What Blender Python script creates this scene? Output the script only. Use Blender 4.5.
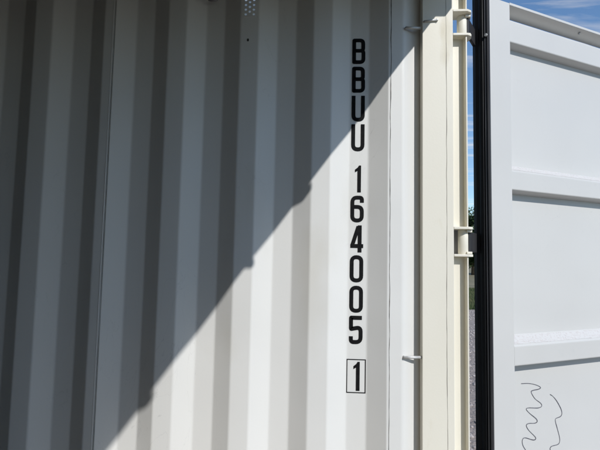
import bpy, bmesh, math, random
from mathutils import Vector, Matrix, noise
R = math.radians
random.seed(7)
for o in list(bpy.data.objects):
    bpy.data.objects.remove(o)
SC = bpy.context.scene
COL = SC.collection

# ------------------------------------------------------------ camera, light
EYE = 1.22
yaw, pitch, roll = 0.05855, 0.07287, 0.02008
f = Vector((-math.sin(yaw) * math.cos(pitch), math.cos(yaw) * math.cos(pitch), math.sin(pitch)))
r = Vector((math.cos(yaw), math.sin(yaw), 0)); u = r.cross(f)
r2 = r * math.cos(roll) + u * math.sin(roll); u2 = -r * math.sin(roll) + u * math.cos(roll)
cd = bpy.data.cameras.new('camera'); cam = bpy.data.objects.new('camera', cd); COL.objects.link(cam)
M = Matrix((r2, u2, -f)).transposed().to_4x4(); M.translation = Vector((0, 0, EYE)); cam.matrix_world = M
cd.sensor_width = 36; cd.lens = 27; cd.clip_start = 0.02; cd.clip_end = 3000
SC.camera = cam

SUN = Vector((0.62, -1.0, 0.852)).normalized()          # towards the sun
w = bpy.data.worlds.new('World'); SC.world = w; w.use_nodes = True
nt = w.node_tree; nt.nodes.clear()
def wn(t, **k):
    n = nt.nodes.new(t)
    for a, b in k.items(): setattr(n, a, b)
    return n
out = wn('ShaderNodeOutputWorld'); bg = wn('ShaderNodeBackground'); sky = wn('ShaderNodeTexSky')
sky.sky_type = 'NISHITA'; sky.sun_disc = False
sky.sun_elevation = math.asin(SUN.z); sky.sun_rotation = math.atan2(SUN.x, SUN.y)
sky.air_density = 1.0; sky.dust_density = 0.0; sky.ozone_density = 3.0
bg.inputs[1].default_value = 0.15
tc = wn('ShaderNodeTexCoord'); sep = wn('ShaderNodeSeparateXYZ'); nt.links.new(tc.outputs['Generated'], sep.inputs[0])
# thin cirrus: the view direction is projected on a cloud layer overhead
mz = wn('ShaderNodeMath', operation='MAXIMUM'); nt.links.new(sep.outputs[2], mz.inputs[0]); mz.inputs[1].default_value = 0.04
dx = wn('ShaderNodeMath', operation='DIVIDE'); nt.links.new(sep.outputs[0], dx.inputs[0]); nt.links.new(mz.outputs[0], dx.inputs[1])
dy = wn('ShaderNodeMath', operation='DIVIDE'); nt.links.new(sep.outputs[1], dy.inputs[0]); nt.links.new(mz.outputs[0], dy.inputs[1])
cmb = wn('ShaderNodeCombineXYZ'); nt.links.new(dx.outputs[0], cmb.inputs[0]); nt.links.new(dy.outputs[0], cmb.inputs[1])
mp = wn('ShaderNodeMapping'); nt.links.new(cmb.outputs[0], mp.inputs[0])
mp.inputs['Rotation'].default_value = (0, 0, R(35)); mp.inputs['Scale'].default_value = (0.55, 2.1, 1)
nz = wn('ShaderNodeTexNoise'); nt.links.new(mp.outputs[0], nz.inputs[0])
nz.inputs['Scale'].default_value = 1.6; nz.inputs['Detail'].default_value = 7; nz.inputs['Roughness'].default_value = 0.55; nz.inputs['Distortion'].default_value = 0.5
mr = wn('ShaderNodeMapRange'); nt.links.new(nz.outputs[0], mr.inputs[0])
mr.inputs[1].default_value = 0.52; mr.inputs[2].default_value = 0.74; mr.inputs[3].default_value = 0.0; mr.inputs[4].default_value = 0.75
mix = wn('ShaderNodeMix', data_type='RGBA'); nt.links.new(mr.outputs[0], mix.inputs[0])
hs = wn('ShaderNodeHueSaturation'); hs.inputs['Saturation'].default_value = 1.08; nt.links.new(sky.outputs[0], hs.inputs['Color']); nt.links.new(hs.outputs[0], mix.inputs[6]); mix.inputs[7].default_value = (6.4, 6.15, 5.8, 1)
nt.links.new(mix.outputs[2], bg.inputs[0]); nt.links.new(bg.outputs[0], out.inputs[0])

sl = bpy.data.lights.new('sun', 'SUN'); sl.energy = 3.6; sl.angle = R(0.53); sl.color = (1.0, 0.98, 0.95)
so = bpy.data.objects.new('sun', sl); COL.objects.link(so); so.rotation_euler = SUN.to_track_quat('Z', 'Y').to_euler()
SC.view_settings.view_transform = 'Standard'; SC.view_settings.look = 'None'
SC.view_settings.gamma = 1; SC.view_settings.use_curve_mapping = False
SC.view_settings.exposure = 0.0
SC.render.engine = 'CYCLES'
SC.cycles.diffuse_bounces = 8; SC.cycles.max_bounces = 12

# ------------------------------------------------------------ materials
def mat(name, col, rough=0.5, col2=None, scale=6.0, detail=5, lo=0.4, hi=0.65, bump=0.0, bscale=300.0,
        stain=None, sscale=2.0, slo=0.62, shi=0.78, metal=0.0, stretch=(1, 1, 1), spec=0.5, bdist=0.001, wave=0.0, scratch=0.0):
    m = bpy.data.materials.new(name); m.use_nodes = True
    t = m.node_tree; b = t.nodes['Principled BSDF']
    b.inputs['Roughness'].default_value = rough; b.inputs['Metallic'].default_value = metal
    b.inputs['Specular IOR Level'].default_value = spec
    tcn = t.nodes.new('ShaderNodeTexCoord'); mpn = t.nodes.new('ShaderNodeMapping')
    t.links.new(tcn.outputs['Object'], mpn.inputs[0]); mpn.inputs['Scale'].default_value = stretch
    def nz(sc, det, a, c):
        n = t.nodes.new('ShaderNodeTexNoise'); t.links.new(mpn.outputs[0], n.inputs[0])
        n.inputs['Scale'].default_value = sc; n.inputs['Detail'].default_value = det
        k = t.nodes.new('ShaderNodeMapRange'); t.links.new(n.outputs[0], k.inputs[0])
        k.inputs[1].default_value = a; k.inputs[2].default_value = c
        return k.outputs[0]
    def mx(fac, a, c):
        n = t.nodes.new('ShaderNodeMix'); n.data_type = 'RGBA'; t.links.new(fac, n.inputs[0])
        if isinstance(a, tuple): n.inputs[6].default_value = (*a, 1)
        else: t.links.new(a, n.inputs[6])
        n.inputs[7].default_value = (*c, 1)
        return n.outputs[2]
    col2 = col2 or tuple(c * 0.93 for c in col)
    c = mx(nz(scale, detail, lo, hi), col, col2)
    if stain: c = mx(nz(sscale, 8, slo, shi), c, stain)
    if scratch:
        # hairline scuffs: thin contour of a stretched noise, only in patches
        n = t.nodes.new('ShaderNodeTexNoise'); t.links.new(mpn.outputs[0], n.inputs[0]); n.inputs['Scale'].default_value = 4.5; n.inputs['Detail'].default_value = 6; n.inputs['Distortion'].default_value = 1.5
        a1 = t.nodes.new('ShaderNodeMath'); a1.operation = 'SUBTRACT'; a1.inputs[1].default_value = 0.5; t.links.new(n.outputs[0], a1.inputs[0])
        a2 = t.nodes.new('ShaderNodeMath'); a2.operation = 'ABSOLUTE'; t.links.new(a1.outputs[0], a2.inputs[0])
        k = t.nodes.new('ShaderNodeMapRange'); t.links.new(a2.outputs[0], k.inputs[0]); k.inputs[1].default_value = 0; k.inputs[2].default_value = .0025; k.inputs[3].default_value = scratch; k.inputs[4].default_value = 0
        mk = t.nodes.new('ShaderNodeMath'); mk.operation = 'MULTIPLY'; t.links.new(k.outputs[0], mk.inputs[0]); t.links.new(nz(1.7, 3, .52, .62), mk.inputs[1])
        c = mx(mk.outputs[0], c, (0.30, 0.30, 0.29))
    t.links.new(c, b.inputs['Base Color'])
    rn = t.nodes.new('ShaderNodeMapRange')
    t.links.new(nz(scale * 3, 4, 0.35, 0.7), rn.inputs[0]); rn.inputs[3].default_value = rough - 0.06; rn.inputs[4].default_value = rough + 0.08
    t.links.new(rn.outputs[0], b.inputs['Roughness'])
    if bump:
        n = t.nodes.new('ShaderNodeTexNoise'); t.links.new(tcn.outputs['Object'], n.inputs[0]); n.inputs['Scale'].default_value = bscale
        n.inputs['Detail'].default_value = 3
        bp = t.nodes.new('ShaderNodeBump'); bp.inputs['Strength'].default_value = bump; bp.inputs['Distance'].default_value = bdist
        t.links.new(n.outputs[0], bp.inputs['Height']); t.links.new(bp.outputs[0], b.inputs['Normal'])
        if wave:
            n2 = t.nodes.new('ShaderNodeTexNoise'); t.links.new(tcn.outputs['Object'], n2.inputs[0]); n2.inputs['Scale'].default_value = 2.6; n2.inputs['Detail'].default_value = 1
            b2 = t.nodes.new('ShaderNodeBump'); b2.inputs['Strength'].default_value = 1; b2.inputs['Distance'].default_value = wave
            t.links.new(n2.outputs[0], b2.inputs['Height']); t.links.new(b2.outputs[0], bp.inputs['Normal'])
    return m

WALL = mat('wall_paint', (0.695, 0.692, 0.670), 0.48, (0.675, 0.670, 0.645), 1.6, 6, bump=0.12, bscale=160, wave=.010, scratch=.25,
           stain=(0.60, 0.58, 0.52), sscale=2.3, slo=0.60, shi=0.80, stretch=(1, 1, 0.45))
DOORP = mat('door_paint', (0.575, 0.567, 0.547), 0.42, (0.55, 0.542, 0.522), 1.3, 6, bump=0.12, bscale=120, wave=.008, scratch=.2,
            stain=(0.47, 0.475, 0.47), sscale=3.0, slo=0.66, shi=0.82)
POST = mat('cream_paint', (0.785, 0.752, 0.655), 0.5, (0.755, 0.718, 0.615), 2.5, 6, bump=0.18, bscale=140,
           stain=(0.60, 0.54, 0.40), sscale=9, slo=0.66, shi=0.80, stretch=(1, 1, 0.3))
SPECK = mat('gritty_primer', (0.57, 0.56, 0.55), 0.7, (0.50, 0.465, 0.45), 130, 3, 0.50, 0.66, bump=0.5, bscale=260, bdist=0.002)
BLACK = mat('black_lettering', (0.006, 0.006, 0.007), 0.75, (0.010, 0.010, 0.010), 60, spec=0.12)
PEN = mat('pen_ink', (0.06, 0.06, 0.075), 0.6, (0.14, 0.14, 0.16), 90)
RUB = mat('black_rubber', (0.004, 0.004, 0.005), 0.5, (0.009, 0.009, 0.010), 14, spec=0.2, stretch=(1, 1, 0.2), bump=0.2, bscale=80)
RUBL = mat('lit_dusty_rubber', (0.026, 0.026, 0.029), 0.45, (0.075, 0.073, 0.072), 9, lo=.45, hi=.75, stretch=(1, 1, 0.15), bump=0.2, bscale=80)  # base lightened for grazing light on the fins, dust in the second tone
SEAL = mat('dirty_sealant', (0.10, 0.10, 0.095), 0.7, (0.28, 0.27, 0.25), 30, bump=0.4, bscale=200)
SEALC = mat('pale_sealant', (0.42, 0.40, 0.35), 0.7, (0.20, 0.19, 0.17), 22, lo=0.35, hi=0.6)
HOLE = mat('rusty_rivet', (0.02, 0.02, 0.02), 0.8, (0.06, 0.045, 0.035), 80)
ZINC = mat('zinc_rod', (0.66, 0.66, 0.65), 0.42, (0.5, 0.5, 0.49), 40, metal=0.25)
STEEL = mat('worn_hinge_steel', (0.34, 0.34, 0.35), 0.5, (0.22, 0.22, 0.23), 22, metal=0.3, bump=0.3, bscale=90)
PLY = mat('plywood_floor', (0.54, 0.43, 0.31), 0.6, (0.46, 0.36, 0.26), 5, stretch=(0.15, 3, 1), bump=0.2, bscale=90)
ROOFM = mat('low_bounce_paint', (0.13, 0.12, 0.105), 0.6)  # unseen roof and walls, darkened to cut bounce light inside
GRAVEL = mat('gravel_ground', (0.34, 0.285, 0.25), 0.95, (0.25, 0.21, 0.185), 9, 8, 0.35, 0.7, bump=0.9, bscale=28, bdist=0.03)
DRY = mat('dry_field', (0.24, 0.205, 0.13), 0.95, (0.14, 0.13, 0.075), 0.7, 8, 0.35, 0.7, bump=0.8, bscale=6, bdist=0.08)
GREEN = mat('turf', (0.06, 0.075, 0.03), 0.95, (0.13, 0.14, 0.05), 1.2, 8, bump=0.8, bscale=20, bdist=0.05)
BLADE = mat('grass_blade', (0.055, 0.085, 0.025), 0.7, (0.13, 0.125, 0.055), 1.5)
BARK = mat('bark', (0.11, 0.085, 0.06), 0.9, (0.06, 0.045, 0.035), 6, stretch=(1, 1, 0.2), bump=0.8, bscale=12, bdist=0.03)
LEAF = mat('leaf', (0.040, 0.075, 0.018), 0.6, (0.085, 0.12, 0.03), 0.9, 6)
DARKG = mat('dark_ground', (0.085, 0.081, 0.078), 0.9, (0.06, 0.058, 0.056), 7, 8, 0.35, 0.7, bump=0.8, bscale=60, bdist=0.01)  # tone kept dark to hold back bounce light from outside
PEB = mat('pebble', (0.44, 0.39, 0.365), 0.9, (0.28, 0.25, 0.235), 30)

# ------------------------------------------------------------ builders
def link(name, me, m=None, parent=None):
    o = bpy.data.objects.new(name, me); COL.objects.link(o)
    if m is not None and me is not None:
        if not me.materials: me.materials.append(m)
    if parent: o.parent = parent
    return o
def tag(o, label=None, cat=None, group=None, kind=None):
    if label: o['label'] = label
    if cat: o['category'] = cat
    if group: o['group'] = group
    if kind: o['kind'] = kind
    return o
class MB:
    def __init__(s): s.v = []; s.f = []
    def box(s, x0, x1, y0, y1, z0, z1):
        b = len(s.v)
        s.v += [(x, y, z) for z in (z0, z1) for y in (y0, y1) for x in (x0, x1)]
        s.f += [tuple(b + i for i in q) for q in ((0, 2, 3, 1), (4, 5, 7, 6), (0, 1, 5, 4), (2, 6, 7, 3), (0, 4, 6, 2), (1, 3, 7, 5))]
        return s
    def prism(s, pts, z0, z1):                     # closed plan outline raised from z0 to z1
        b = len(s.v); n = len(pts)
        s.v += [(x, y, z0) for x, y in pts] + [(x, y, z1) for x, y in pts]
        s.f += [(b + i, b + (i + 1) % n, b + n + (i + 1) % n, b + n + i) for i in range(n)]
        s.f += [tuple(b + i for i in range(n - 1, -1, -1)), tuple(b + n + i for i in range(n))]
        return s
    def prism_x(s, pts, x0, x1):                   # closed (y, z) outline carried along x
        b = len(s.v); n = len(pts)
        s.v += [(x0, y, z) for y, z in pts] + [(x1, y, z) for y, z in pts]
        s.f += [(b + i, b + (i + 1) % n, b + n + (i + 1) % n, b + n + i) for i in range(n)]
        s.f += [tuple(b + i for i in range(n - 1, -1, -1)), tuple(b + n + i for i in range(n))]
        return s
    def tube(s, path, rad, n=10, caps=True):
        path = [Vector(p) for p in path]; b = len(s.v)
        rads = rad if isinstance(rad, (list, tuple)) else [rad] * len(path)
        for i, p in enumerate(path):
            t = (path[min(i + 1, len(path) - 1)] - path[max(i - 1, 0)]).normalized()
            a = Vector((0, 0, 1)) if abs(t.z) < 0.9 else Vector((1, 0, 0))
            e = t.cross(a).normalized(); g = t.cross(e)
            for k in range(n):
                an = 2 * math.pi * k / n
                s.v.append(tuple(p + (e * math.cos(an) + g * math.sin(an)) * rads[i]))
        for i in range(len(path) - 1):
            for k in range(n):
                a0 = b + i * n + k; a1 = b + i * n + (k + 1) % n
                s.f.append((a0, a1, a1 + n, a0 + n))
        if caps:
            s.f.append(tuple(b + k for k in range(n - 1, -1, -1))); e0 = b + (len(path) - 1) * n
            s.f.append(tuple(e0 + k for k in range(n)))
        return s
    def build(s, name, m, parent=None, smooth=False, bevel=0.0, seg=2):
        me = bpy.data.meshes.new(name); me.from_pydata(s.v, [], s.f); me.update()
        bm = bmesh.new(); bm.from_mesh(me); bmesh.ops.recalc_face_normals(bm, faces=bm.faces); bm.to_mesh(me); bm.free()
        if smooth:
            for p in me.polygons: p.use_smooth = True
        o = link(name, me, m, parent)
        if bevel:
            b = o.modifiers.new('bevel', 'BEVEL'); b.width = bevel; b.segments = seg; b.limit_method = 'ANGLE'; b.angle_limit = R(40)
        return o
def soften(pts, c=0.005, n=3):
    """round the press-brake bends of an open profile"""
    o = [pts[0]]
    for a, p, b in zip(pts, pts[1:], pts[2:]):
        a, p, b = Vector(a), Vector(p), Vector(b)
        la, lb = (a - p).length, (b - p).length; k = min(c, la * .4, lb * .4)
        s0 = p + (a - p).normalized() * k; s1 = p + (b - p).normalized() * k
        for i in range(n + 1):
            t = i / n; o.append(tuple(s0 * (1 - t) ** 2 + p * 2 * t * (1 - t) + s1 * t * t))
    o.append(pts[-1])
    return o
def sheet(name, prof, z0, z1, m, parent, hole=None, solid=0.002, flip=False):
    """vertical sheet following a plan profile (x, y) from z0 to z1; hole = (x0, x1, z0, z1) left open"""
    v = []; fc = []
    nzs = 1
    zs = [z0 + (z1 - z0) * i / nzs for i in range(nzs + 1)]
    if hole:
        zs = sorted(zs + [hole[2], hole[3]])
        q = []
        for a, b in zip(prof, prof[1:]):
            q.append(a)
            cut = sorted([h for h in hole[:2] if min(a[0], b[0]) < h < max(a[0], b[0])], reverse=a[0] > b[0])
            for h in cut:
                t = (h - a[0]) / (b[0] - a[0]); q.append((h, a[1] + t * (b[1] - a[1])))
        q.append(prof[-1]); prof = q
    n = len(prof)
    for z in zs:
        for x, y in prof: v.append((x, y, z))
    for j in range(len(zs) - 1):
        for i in range(n - 1):
            xm = (prof[i][0] + prof[i + 1][0]) / 2; zm = (zs[j] + zs[j + 1]) / 2
            if hole and hole[0] < xm < hole[1] and hole[2] < zm < hole[3]: continue
            a = j * n + i; fc.append((a, a + n, a + n + 1, a + 1))
    me = bpy.data.meshes.new(name); me.from_pydata(v, [], fc); me.update()
    o = link(name, me, m, parent)
    md = o.modifiers.new('sheet', 'SOLIDIFY'); md.thickness = solid; md.offset = -1 if not flip else 1
    return o
def ribbon(paths, t, depth, frame, z=0.0):
    """flat strokes of width t along 2D paths, mapped by frame(x, y, h) and raised by depth"""
    mb = MB()
    for pi, (p, closed) in enumerate(paths):
        p = [Vector(q) for q in p]; n = len(p); L = []; Rr = []
        for i in range(n):
            if closed: a, b = p[i - 1], p[(i + 1) % n]
            else: a, b = p[max(i - 1, 0)], p[min(i + 1, n - 1)]
            d0 = (p[i] - a).normalized() if (p[i] - a).length > 1e-9 else (b - p[i]).normalized()
            d1 = (b - p[i]).normalized() if (b - p[i]).length > 1e-9 else d0
            n0 = Vector((-d0.y, d0.x)); n1 = Vector((-d1.y, d1.x)); mm = (n0 + n1).normalized()
            k = (t(i / n) if callable(t) else t) / 2 / max(0.5, mm.dot(n0)); L.append(p[i] + mm * k); Rr.append(p[i] - mm * k)
        h = depth + pi * 0.00015; b = len(mb.v)
        for q in L: mb.v.append(frame(q.x, q.y, h))
        for q in Rr: mb.v.append(frame(q.x, q.y, h))
        for q in L: mb.v.append(frame(q.x, q.y, 0.00002))
        for q in Rr: mb.v.append(frame(q.x, q.y, 0.00002))
        for i in range(n if closed else n - 1):
            j = (i + 1) % n
            mb.f += [(b + i, b + j, b + n + j, b + n + i), (b + 2 * n + i, b + 2 * n + j, b + j, b + i), (b + n + i, b + n + j, b + 3 * n + j, b + 3 * n + i)]
        if not closed:
            for i in (0, n - 1): mb.f.append((b + i, b + n + i, b + 3 * n + i, b + 2 * n + i))
    return mb
def rnd(pts, rad, closed=False, n=5):
    o = []; N = len(pts)
    for i, p in enumerate(pts):
        if not closed and i in (0, N - 1): o.append(p); continue
        a, b, p = Vector(pts[i - 1]), Vector(pts[(i + 1) % N]), Vector(p)
        k = min(rad[i] if isinstance(rad, list) else rad, (a - p).length * .49, (b - p).length * .49)
        if k < 1e-5: o.append(tuple(p)); continue
        s0 = p + (a - p).normalized() * k; s1 = p + (b - p).normalized() * k
        for j in range(n + 1):
            t = j / n; o.append(tuple(s0 * (1 - t) ** 2 + p * 2 * t * (1 - t) + s1 * t * t))
    return (o, closed)
def spline(pts, k=6):
    o = []
    P = [Vector(p) for p in pts]; P = [P[0] * 2 - P[1]] + P + [P[-1] * 2 - P[-2]]
    for i in range(1, len(P) - 2):
        for j in range(k):
            t = j / k; a, b, c, d = P[i - 1:i + 3]
            o.append(tuple(0.5 * ((2 * b) + (c - a) * t + (2 * a - 5 * b + 4 * c - d) * t * t + (3 * b - a - 3 * c + d) * t ** 3)))
    o.append(tuple(P[-2])); return o

# ------------------------------------------------------------ ground
def ground(name, x0, x1, y0, y1, z, m, nx=8, ny=8):
    v = [(x0 + (x1 - x0) * i / nx, y0 + (y1 - y0) * j / ny, z) for j in range(ny + 1) for i in range(nx + 1)]
    fc = [(j * (nx + 1) + i, j * (nx + 1) + i + 1, (j + 1) * (nx + 1) + i + 1, (j + 1) * (nx + 1) + i) for j in range(ny) for i in range(nx)]
    me = bpy.data.meshes.new(name); me.from_pydata(v, [], fc); me.update()
    return tag(link(name, me, m), kind='structure')
GZ = -0.16
ground('field', -1500, 1500, -1500, 1500, GZ - 0.012, DRY)
ground('grass_verge', -60, 70, 13.3, 22.5, GZ - 0.004, GREEN)
ground('gravel_yard', -60, 70, 1.2, 13.3, GZ, GRAVEL)
ground('low_bounce_ground', -60, 70, -60, 1.2, GZ - .006, DARKG)  # unseen, added dark so less light bounces up into the container

# ------------------------------------------------------------ container shell
box = bpy.data.objects.new('shipping_container', None); COL.objects.link(box); box.location = (0, 0, 0)
tag(box, 'off-white steel shipping container seen from inside, corrugated wall half in sun, right door swung open', 'shipping container')
NEAR, FAR, H = 1.63, 1.666, 2.393
XE = -5.45
def profile(x, nper, lead, tail=True):
    """near flat of length lead, then nper times (dark slope, far flat, bright slope, near flat), going left"""
    p = [(x, NEAR)]; x -= lead
    for i in range(nper):
        p += [(x, NEAR), (x - .068, FAR), (x - .140, FAR), (x - .208, NEAR)]; x -= .278
    return p
main = profile(.2265, 4, .0065); main += [(-.8245, NEAR)]
VENT = (-.32575, -.27925, 2.127, 2.222)
wp = sheet('wall_panel', soften(main), 0.02, H - .05, WALL, box, hole=VENT)
wp['label'] = 'corrugated wall panel carrying the black number'
starts = [-.8265]
x = -.8265
left_panels = []
for k in range(5):
    p = [(x, NEAR)]; xx = x - .0405
    n = 4 if k < 4 else 2
    for i in range(n):
        p += [(xx, NEAR), (xx - .068, FAR), (xx - .140, FAR), (xx - .208, NEAR)]; xx -= .278
    e = x - .0405 - n * .278 + .035
    if k == 4: e = max(e, XE)
    p += [(e, NEAR)]
    left_panels.append(sheet('wall_panel', soften(p), 0.02, H - .05, WALL, box)); x = e - .002
# weld seam between panels: a raised lap bead with a crack beside it
def seam(name, x, y, z0, z1, wd, wob, m, parent, rad=None, step=0.03, seed=0.0):
    mb = MB(); n = int((z1 - z0) / step)
    pts = []
    for i in range(n + 1):
        z = z0 + (z1 - z0) * i / n
        d = wob * (noise.noise(Vector((seed, z * 2.3, 0))) + 0.6 * noise.noise(Vector((seed, z * 14, 3))))
        k = wd * (0.75 + 0.7 * abs(noise.noise(Vector((seed + 5, z * 9, 1)))))
        pts.append(((x + d, y, z), k))
    mb.tube([p for p, k in pts], [k for p, k in pts], 8)
    return mb.build(name, m, parent, smooth=True)
seam('weld_seam', -.8255, NEAR + .0008, .03, H - .06, .0010, .0006, SEAL, wp, seed=1.3)
seam('weld_bead', -.8330, NEAR + .0010, .03, H - .06, .0022, .0006, WALL, left_panels[0], seed=2.3)
seam('sealant_line', .2285, NEAR + .0012, .03, H - .06, .0020, .0030, SEAL, wp, seed=4.1, step=0.012)

# end plate with a bend towards the post
ep = sheet('end_plate', soften([(.352, NEAR + .040), (.312, NEAR + .027), (.277, NEAR + .002), (.2268, NEAR)], .009, 5), 0.02, H - .05, WALL, box)
ep['label'] = 'plain bent plate between corrugation and post'

# perforated vent plate
def vent_plate():
    mb = MB(); cw = .0155; ch = .0186; rad = .0046; n = 14
    x0, x1, z0, z1 = VENT
    for c in range(3):
        cx = x0 + cw * (c + .5); edge = (c % 2 == 0)
        zz = 2.1372 if edge else 2.1479
        xa, xb = cx - cw / 2, cx + cw / 2
        cells = []
        while zz + ch / 2 <= z1: cells.append(zz); zz += ch
        lo = cells[0] - ch / 2; hi = cells[-1] + ch / 2
        def quad(a, b):
            if b - a < 1e-5: return
            k = len(mb.v); mb.v += [(xa, NEAR, a), (xb, NEAR, a), (xb, NEAR, b), (xa, NEAR, b)]; mb.f.append((k, k + 1, k + 2, k + 3))
        quad(z0, lo); quad(hi, z1)
        for cz in cells:
            k = len(mb.v)
            for i in range(16):
                a = 2 * math.pi * i / 16 + math.pi / 16 * 0
                ca, sa = math.cos(a), math.sin(a)
                s = 1 / max(abs(ca), abs(sa))
                mb.v.append((cx + ca * s * cw / 2, NEAR, cz + sa * s * ch / 2))
                mb.v.append((cx + ca * rad, NEAR, cz + sa * rad))
            for i in range(16):
                j = (i + 1) % 16
                mb.f.append((k + 2 * i, k + 2 * j, k + 2 * j + 1, k + 2 * i + 1))
    o = mb.build('vent_plate', WALL, wp)
    o['label'] = 'small vent with staggered round holes letting daylight in'
    md = o.modifiers.new('sheet', 'SOLIDIFY'); md.thickness = .0022; md.offset = 0
vent_plate()
# dark drilled rivet below the vent
rv = MB().prism([(-.3064 + .0038 * math.cos(a), .0058 * math.sin(a)) for a in [math.pi * i / 6 for i in range(12)]], -.0012, .0012)
rv.v = [(a, NEAR + c, 2.0368 + b) for a, b, c in rv.v]; rv.build('rivet', HOLE, wp)
hd = MB().prism_x([(NEAR + .040, 2.095), (NEAR + .043, 2.095), (NEAR + .223, 2.34), (NEAR + .220, 2.34)], -.378, -.232)
hd.build('vent_reflector', POST, wp)  # unseen pale scoop, added and tilted so the vent holes read bright

# rails, roof, floor, far walls
MB().box(XE, .342, NEAR - .012, NEAR + .075, H - .052, H + .03).build('top_rail', WALL, box, bevel=.004)
MB().box(XE, .342, NEAR - .03, NEAR + .075, -.14, .022).build('bottom_rail', WALL, box, bevel=.004)
rf = MB()
xx = XE
while xx < .38:
    a = xx; rf.v += []
    b0 = len(rf.v)
    pr = [(a, H), (a + .07, H), (a + .105, H + .018), (a + .175, H + .018), (a + .21, H)]
    for (px, pz) in pr: rf.v += [(px, -.70, pz), (px, NEAR - .012, pz)]
    for i in range(4): rf.f.append((b0 + 2 * i, b0 + 2 * i + 1, b0 + 2 * i + 3, b0 + 2 * i + 2))
    xx += .21
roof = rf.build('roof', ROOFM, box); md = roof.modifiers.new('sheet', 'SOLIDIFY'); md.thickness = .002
for i in range(27):
    b = MB().box(XE + .002 + i * .215, XE + .002 + i * .215 + .213, -.69, NEAR - .031, -.028, 0).build('floorboard', PLY, box)
MB().box(XE, .43, -.69, NEAR - .031, -.10, -.03).build('underframe', STEEL, box)
lw = [(q[0], -.70 - (q[1] - NEAR)) for q in profile(.38, 21, .03)]
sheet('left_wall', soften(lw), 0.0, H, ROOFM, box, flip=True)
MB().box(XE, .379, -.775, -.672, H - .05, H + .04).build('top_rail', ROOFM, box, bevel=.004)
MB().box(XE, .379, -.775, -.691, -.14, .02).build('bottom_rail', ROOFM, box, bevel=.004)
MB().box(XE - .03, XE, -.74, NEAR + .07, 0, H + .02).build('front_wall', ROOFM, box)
MB().box(.38, .52, -.78, -.68, -.14, H + .03).build('corner_post', POST, box, bevel=.006)
MB().box(.40, .52, -.68, NEAR, 2.294, H + .04).build('door_header', POST, box, bevel=.003)
MB().box(.5205, .592, 1.352, 1.392, 2.345, 2.43).build('header_shadow_block', POST, box, bevel=.002)  # unseen block, added to cast the notch of shadow on the post
for yk, ww in ((.672, .040), (.355, .022), (-.225, .040)):
    MB().box(.497, .528, yk - ww / 2, yk + ww / 2, 2.270, 2.296).build('cam_keeper', POST, box, bevel=.004)
MB().box(.43, .52, -.68, NEAR - .001, -.14, -.004).build('door_sill', POST, box, bevel=.003)

# ------------------------------------------------------------ right corner post
pb = MB().box(.342, .452, NEAR - .008, NEAR + .10, -.14, H + .03).build('corner_post', POST, box, bevel=.0015)
pb['label'] = 'cream painted door post'
seam('sealant_line', .4275, NEAR - .0080, .0, H, .0010, .0026, SEALC, pb, seed=8.7, step=0.012)
HZ = [(2.0495, 2.1400), (1.2400, 1.3375), (.425, .520)]          # hinge pockets
segs = []; z = -.12
for a, b in sorted(HZ):
    segs.append((z, a)); z = b
segs.append((z, H))
for a, b in segs:
    o = MB().prism([(.4525, 1.656), (.499, 1.656), (.499, 1.628), (.5045, 1.628), (.5045, 1.664), (.4525, 1.664)], a, b).build('post_channel', POST, pb, bevel=.0012)
def hinge(a, b, plate):
    c = (a + b) / 2
    cx, cy = .4970, 1.664
    hb = MB().tube([(cx, cy, a + .0045), (cx, cy, a + .008), (cx, cy, b - .008), (cx, cy, b - .0045)], [.0165, .0185, .0185, .0165], 24).build('hinge', POST, box, smooth=False)
    hb.data.set_sharp_from_angle(angle=R(40))
    for p in hb.data.polygons: p.use_smooth = True
    for zz in (a - .0045, b - .0045):
        MB().prism([(.4525, 1.622), (.506, 1.622), (.5215, 1.632), (.5265, 1.652), (.522, 1.676), (.508, 1.686), (.4525, 1.686)], zz, zz + .009).build('hinge_lug', POST, hb, bevel=.0015)
    # knuckle pads at the leaf side
    for zz in (a + .006, b - .014):
        MB().prism([(.503, 1.640), (.5225, 1.643), (.528, 1.662), (.520, 1.676), (.505, 1.676)], zz, zz + .008).build('hinge_washer', POST, hb, bevel=.001)
    MB().prism([(.506, 1.654), (.516, 1.650), (.586, 1.766), (.576, 1.772)], a + .012, b - .012).build('hinge_blade', RUBL, hb, bevel=.002)  # borrows the fins' dark colour to stand for the blade's shade
    MB().tube([(cx, cy, b + .004), (cx, cy, b + .012)], [.009, .007], 14).build('hinge_pin', STEEL, hb)
    if plate:
        q = MB().box(.4535, .500, 1.693, 1.699, a - .004, b + .004).build('backing_plate', STEEL, hb, bevel=.001)  # plate's grey carries the shade behind the hinge barrel
        q['label'] = 'plate behind the hinge barrel, shade put into its grey'
hinge(*HZ[0], False); hinge(*HZ[1], True); hinge(*HZ[2], False)

# lashing rods across the recess
def rod(pts, rad, label):
    o = MB().tube(pts, rad, 12).build('lashing_rod', ZINC, box, smooth=True); o['label'] = label
rod([(.282, NEAR + .006, 2.0778), (.2825, NEAR - .002, 2.0778), (.3425, NEAR + .004, 2.0783)], .0050, 'upper lashing rod across the recess')
rod([(.279, NEAR + .006, .8794), (.2795, NEAR - .003, .8792), (.3425, NEAR + .004, .8800)], .0050, 'lower lashing rod across the recess')
rod([(.347, NEAR - .011, 2.0965), (.3955, NEAR - .013, 2.1015)], .0036, 'short rod stub welded to the post')
MB().box(.392, .3975, NEAR - .017, NEAR - .0075, 2.098, 2.105).build('rod_lug', ZINC, box, bevel=.001)

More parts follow.
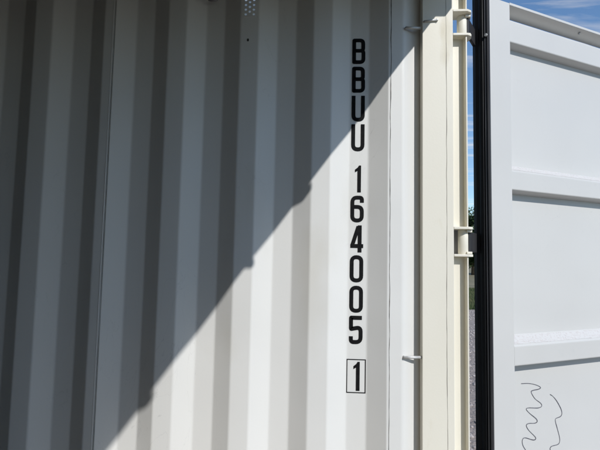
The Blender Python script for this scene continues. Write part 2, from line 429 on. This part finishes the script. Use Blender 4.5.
# lashing ring high on the wall
ring = MB(); cx, cz = -.449, 2.224
ring.tube([(cx + .026 * math.sin(a), NEAR + .014 + .006 * math.cos(a), cz + .026 * math.cos(a)) for a in [2 * math.pi * i / 28 for i in range(29)]], .0042, 10, caps=False)
ring.tube([(cx, FAR, cz + .03), (cx, FAR - .022, cz + .03)], .012, 14)
o = ring.build('lashing_ring', STEEL, box, smooth=True); o['label'] = 'dark lashing ring high on the wall'

# ------------------------------------------------------------ painted number
T = .0140; CW = .0490; CH = .0990; HW = (CW - T) / 2; B0 = T / 2; T0 = CH - T / 2
def glyph(ch):
    m = CH * .52
    if ch == 'B':
        return [rnd([(-HW, B0), (HW, B0), (HW, m), (-HW, m)], [.001, .013, .010, .001], True), rnd([(-HW, m), (HW - .001, m), (HW - .001, T0), (-HW, T0)], [.001, .010, .013, .001], True)]
    if ch == 'U': return [rnd([(-HW, CH), (-HW, B0), (HW, B0), (HW, CH)], .019)]
    if ch == '0': return [rnd([(-HW, B0), (HW, B0), (HW, T0), (-HW, T0)], .019, True)]
    if ch == '1': return [([(.0075, 0), (.0075, CH)], False), ([(.0075, CH - .009), (.002, CH - .016), (-.010, CH - .024)], False)]
    if ch == '6': return [rnd([(-HW, B0), (HW, B0), (HW, CH * .58), (-HW, CH * .58)], [.019, .019, .019, .001], True), rnd([(-HW, CH * .4), (-HW, T0), (HW, T0), (HW, CH * .74)], .019)]
    if ch == '4': return [([(.0105, 0), (.0105, CH)], False), ([(.0055, CH - .004), (-HW + .0015, CH * .27)], False), ([(-HW - .0055, CH * .235), (HW + .006, CH * .235)], False)]
    if ch == '5': return [rnd([(HW + .004, T0), (-HW, T0), (-HW, CH * .56), (-HW + .001, CH * .53), (HW, CH * .60), (HW, B0), (-HW, B0), (-HW, CH * .27)], [0, .001, .001, .004, .016, .019, .019, 0])]
rows = [('B', 2.0560, 1.9570), ('B', 1.9460, 1.8455), ('U', 1.8335, 1.7345), ('U', 1.7240, 1.6215), ('1', 1.5675, 1.4668), ('6', 1.4541, 1.3551), ('4', 1.3440, 1.2445),
        ('0', 1.2339, 1.1350), ('0', 1.1226, 1.0254), ('5', 1.0142, .9130), ('1', .8502, .7479)]
for i, (ch, zt, zb) in enumerate(rows):
    s = (zt - zb) / CH; cx = .1130 if ch != '1' else .1120
    if i == 10: cx = .1145
    fr = lambda a, b, h, cx=cx, zb=zb, s=s: (cx + a, FAR - .0009 - h, zb + b * s)
    if ch == '1':
        P = [(.0140, 0), (.0140, CH), (.0062, CH), (.0015, .925 * CH), (-.0085, .845 * CH), (-.0085, .745 * CH), (.0008, .80 * CH), (.0008, 0)]
        mb = MB(); mb.v = [fr(a, b, .0005) for a, b in P] + [fr(a, b, 0) for a, b in P]; n = len(P)
        mb.f = [tuple(range(n))] + [(i, i + n, (i + 1) % n + n, (i + 1) % n) for i in range(n)]
    else: mb = ribbon(glyph(ch), T, .0005, fr)
    o = mb.build('letter' if ch.isalpha() else 'digit', BLACK, wp)
    o['label'] = 'black painted %s %s' % ('letter' if ch.isalpha() else 'digit', ch)
fr = lambda a, b, h: (a, FAR - .0009 - h, b)
bx = ribbon([([(.0825, .7415), (.1485, .7415), (.1485, .8580), (.0825, .8580)], True)], .0030, .0005, fr).build('number_frame', BLACK, wp)
bx['label'] = 'thin black outline box round the last digit'

# ------------------------------------------------------------ open right door (local x along the leaf, y outwards)
DT, DB = 2.238, -.02
D = bpy.data.objects.new('door', None)
st = MB()
st.box(0, .1075, 0, .058, DB, DT)                        # hinge stile
st.box(1.06, 1.165, 0, .058, DB, DT)                     # closing stile
door = st.build('door', DOORP, box, bevel=.0025)
bpy.data.objects.remove(D)
door.location = (.612, 1.70, 0); door.rotation_euler = (0, 0, R(27)); door['label'] = 'right door leaf standing open, pale inner face'
pan = .052; E = EYE
X0, X1 = .1077, 1.0598
rail = MB().prism_x([(0, 1.021 + E), (0, 1.0105 + E), (pan + .006, .993 + E), (pan + .006, 1.021 + E)], X0, X1).build('top_rail', DOORP, door, bevel=.0015)
for i, sx in enumerate((.1895, .50, .81)):
    pass
MB().tube([(.545, .018, 1.0035 + E), (.545, .020, .9975 + E)], .0045, 10).build('rivet', STEEL, door)
def strip(name, pts, m):
    """sheet swept along the leaf, pts = (b, z)"""
    pts = soften(pts, .004)
    v = []; fc = []; n = len(pts); nx = 1
    for i in range(nx + 1):
        xq = X0 + (X1 - X0) * i / nx
        for b, z in pts: v.append((xq, b, z))
    for i in range(nx):
        for j in range(n - 1): fc.append((i * n + j, i * n + j + 1, (i + 1) * n + j + 1, (i + 1) * n + j))
    me = bpy.data.meshes.new(name); me.from_pydata(v, [], fc); me.update()
    o = link(name, me, m, door); md = o.modifiers.new('sheet', 'SOLIDIFY'); md.thickness = .002; md.offset = 0
    return o
ribs = [(.8700, .957, .985, .014), (.2775, .3505, .3830, .004), (-.3855, -.3130, -.2790, .002), (-1.03, -.957, -.92, .003)]   # face bottom, face top, slope top, depth of face
zprev = .9925
for fb, ft, sp, dpt in ribs:
    # flat panel above the rib
    if zprev - sp > .05:
        strip('door_panel', [(pan, zprev + E), (pan, sp + E)], DOORP)
    r_ = strip('door_rib', [(pan, min(zprev, sp) + E - .0003), (dpt, ft + E), (dpt, fb + E), (pan - .0005, fb - .009 + E)], DOORP)
    zprev = fb - .0095
    wb = [(X0 + .0012 + .0007 * noise.noise(Vector((fb * 7, k * .9, 0))), dpt + .001, fb + (ft - fb) * k / 9) for k in range(10)]
    MB().tube(wb, [.0016 + .0012 * abs(noise.noise(Vector((k * 1.3, fb, 2)))) for k in range(10)], 6).build('weld_bead', DOORP, r_, smooth=True)
    if -1 < ft < .5:
        # grit sprayed along the sloped top of the rib
        a0, a1 = sp - .003, ft + .004
        k0 = (sp - a0) / (sp - ft); k1 = (sp - a1) / (sp - ft)
        mb = MB(); nn = 60
        for i in range(nn + 1):
            xq = X0 + .012 + (X1 - X0 - .024) * i / nn
            for kk, zz in ((k0 + .05 * random.random(), 0), (k1 - .08 * random.random(), 0)):
                mb.v.append((xq, pan + (dpt - pan) * kk - .0012, sp + (ft - sp) * kk + E + .0009))
        mb.f = [(2 * i, 2 * i + 1, 2 * i + 3, 2 * i + 2) for i in range(nn)]
        mb.build('grit_strip', SPECK, r_)
strip('door_panel', [(pan, zprev + E), (pan, DB + .05)], DOORP)
MB().box(X0, X1, 0, .058, DB, DB + .05).build('bottom_rail', DOORP, door, bevel=.002)
# gasket down the hinge edge: body and three fins
def vext(name, pts, m, z0=DB + .004, z1=DT + .045):
    mb = MB(); N = 46; n = len(pts); sd = pts[2][1] * 90
    for j in range(N + 1):
        z = z0 + (z1 - z0) * j / N; d = .0013 * noise.noise(Vector((sd, z * 2.2, 1))) + .0006 * noise.noise(Vector((sd, z * 9, 5)))
        for a, b in pts: mb.v.append((a + (d if a < -.001 else 0), b + (d * .6 if a < -.001 else 0), z))
    for j in range(N):
        for i in range(n): mb.f.append((j * n + i, j * n + (i + 1) % n, (j + 1) * n + (i + 1) % n, (j + 1) * n + i))
    mb.f += [tuple(range(n - 1, -1, -1)), tuple(N * n + i for i in range(n))]
    return mb.build(name, m, door)
vext('gasket_body', [(-.0004, .026), (-.014, .024), (-.018, .034), (-.014, .044), (-.020, .054), (-.019, .068), (-.0004, .068)], RUB)
vext('gasket_fin', [(-.0004, -.001), (-.006, -.002), (-.011, .003), (-.009, .007), (-.0004, .008)], RUBL)
vext('gasket_fin', [(-.0004, .0085), (-.010, .0095), (-.014, .013), (-.010, .0165), (-.0004, .017)], RUBL)
vext('gasket_fin', [(-.0004, .0175), (-.011, .018), (-.017, .0205), (-.011, .0235), (-.0004, .0235)], RUB)
MB().tube([(-.012, .006, 2.083), (-.0165, .005, 2.083)], .006, 12).build('bolt', ZINC, door, bevel=.001)
# pen scribbles
s1 = [(.198, .75), (.239, .747), (.278, .738), (.304, .726), (.294, .72), (.261, .718), (.252, .712), (.271, .686), (.304, .664), (.308, .652), (.287, .648), (.237, .654), (.223, .65), (.242, .632), (.275, .609), (.282, .597), (.269, .592), (.236, .595), (.222, .589), (.235, .569), (.268, .541), (.271, .531), (.256, .53), (.213, .544), (.199, .536), (.202, .517), (.217, .496), (.232, .470), (.236, .455), (.224, .452)]
s2 = [(.358, .693), (.374, .684), (.396, .663), (.419, .631), (.425, .611), (.416, .6), (.389, .595), (.386, .584), (.396, .555), (.407, .522), (.408, .503), (.397, .493), (.362, .491), (.352, .484), (.354, .476), (.362, .455)]
for s, t in ((s1, .0032), (s2, .0028)):
    fr = lambda a, b, h: (a, pan - .0016 - h, b)
    o = ribbon([(spline(s, 5), False)], (lambda q, t=t: t * (.75 + .9 * abs(noise.noise(Vector((q * 9, t * 900, 1)))))), .0003, fr).build('pen_scribble', PEN, door); o['label'] = 'thin dark wavy pen line'

# ------------------------------------------------------------ outside: trees, grass, pebbles
def crown_mesh(seed, hgt, rad, nl):
    rg = random.Random(seed); cl = []
    for i in range(38):
        a = rg.uniform(0, 6.283); zz = rg.uniform(.22, .95); rr = rad * math.sin(math.pi * min(1, max(.06, (zz - .18) / .86))) ** .6 * rg.uniform(.2, .95)
        cl.append((rr * math.cos(a), rr * math.sin(a), zz * hgt, rg.uniform(.35, .8) * rad * .5))
    v = []; fc = []
    for i in range(nl):
        c = rg.choice(cl); d = Vector((rg.gauss(0, 1), rg.gauss(0, 1), rg.gauss(0, .8))).normalized() * c[3] * rg.uniform(.5, 1.05)
        p = Vector(c[:3]) + d
        e = Vector((rg.gauss(0, 1), rg.gauss(0, 1), rg.gauss(0, 1))).normalized(); g = e.orthogonal().normalized()
        s = rg.uniform(.07, .15); k = len(v)
        v += [tuple(p - e * s), tuple(p + g * s * .5), tuple(p + e * s), tuple(p - g * s * .5)]; fc.append((k, k + 1, k + 2, k + 3))
    me = bpy.data.meshes.new('crown'); me.from_pydata(v, [], fc); me.update(); me.materials.append(LEAF)
    return me, cl
for i, (x_, y_, h_, rd) in enumerate([(11.0, 43, 5.6, 2.9), (15.0, 47, 6.4, 3.4), (20.0, 46, 6.8, 3.4)]):
    t = bpy.data.objects.new('tree', None); COL.objects.link(t); t.location = (x_, y_, GZ)
    tag(t, ['bushy green tree beyond the verge, nearest the container wall side', 'dark green tree seen through the narrow gap between door and post', 'taller spreading green tree behind the open door leaf'][i], 'tree')
    me, cl = crown_mesh(i + 3, h_, rd, 24000); link('crown', me, LEAF, t)
    mb = MB().tube([(0, 0, 0), (.05, .03, h_ * .3), (.02, .1, h_ * .75)], [.2, .15, .05], 9)
    for c in cl[:12]:
        z0 = c[2] * .55; mb.tube([(.03, .05, z0), (c[0] * .6, c[1] * .6, z0 + (c[2] - z0) * .6), c[:3]], [.07, .045, .015], 5)
    mb.build('trunk', BARK, t, smooth=True)
# far-off wood on the horizon
rg = random.Random(11); v = []; fc = []
for i in range(26000):
    x_ = rg.uniform(-60, 190); top = 5.5 + 3.0 * noise.noise(Vector((x_ * .09, 0, 0))) + 1.6 * noise.noise(Vector((x_ * .35, 2, 0)))
    p = Vector((x_, 120 + rg.uniform(-3, 3), GZ + top * rg.random() ** .7)); e = Vector((rg.gauss(0, 1), rg.gauss(0, 1), rg.gauss(0, 1))).normalized(); g = e.orthogonal().normalized()
    s = rg.uniform(.25, .6); k = len(v); v += [tuple(p - e * s), tuple(p + g * s * .6), tuple(p + e * s), tuple(p - g * s * .6)]; fc.append((k, k + 1, k + 2, k + 3))
me = bpy.data.meshes.new('far_wood'); me.from_pydata(v, [], fc); me.update()
tag(link('far_wood', me, LEAF), 'dark far-off wood along the horizon', 'wood', kind='stuff')
# verge grass
v = []; fc = []
for i in range(26000):
    y_ = rg.uniform(13.3, 22.5); x_ = y_ * .32 + rg.uniform(-2.2, 2.2); hh = rg.uniform(.06, .18); a = rg.uniform(0, 6.28); wd = .012
    lx, ly = rg.gauss(0, .03), rg.gauss(0, .03); k = len(v)
    v += [(x_ - wd * math.cos(a), y_ - wd * math.sin(a), GZ - .005), (x_ + wd * math.cos(a), y_ + wd * math.sin(a), GZ - .005), (x_ + lx, y_ + ly, GZ + hh)]; fc.append((k, k + 1, k + 2))
me = bpy.data.meshes.new('grass'); me.from_pydata(v, [], fc); me.update()
tag(link('grass', me, BLADE), 'rough green grass on the verge beyond the gravel', 'grass', kind='stuff')
# loose stones on the yard behind the hinge gap
bm = bmesh.new()
for i in range(2600):
    y_ = 2.2 + 11 * rg.random() ** 1.4; x_ = y_ * .32 + rg.uniform(-.5, .5) * (1 + y_ * .12); s = rg.uniform(.008, .026)
    mtx = Matrix.Translation((x_, y_, GZ + s * .25)) @ Matrix.Rotation(rg.uniform(0, 6.28), 4, 'Z') @ Matrix.Diagonal((s * rg.uniform(.8, 1.3), s, s * .6, 1))
    bmesh.ops.create_icosphere(bm, subdivisions=1, radius=1, matrix=mtx)
me = bpy.data.meshes.new('loose_gravel'); bm.to_mesh(me); bm.free()
tag(link('loose_gravel', me, PEB), 'loose greyish stones lying on the gravel yard', 'gravel', kind='stuff')
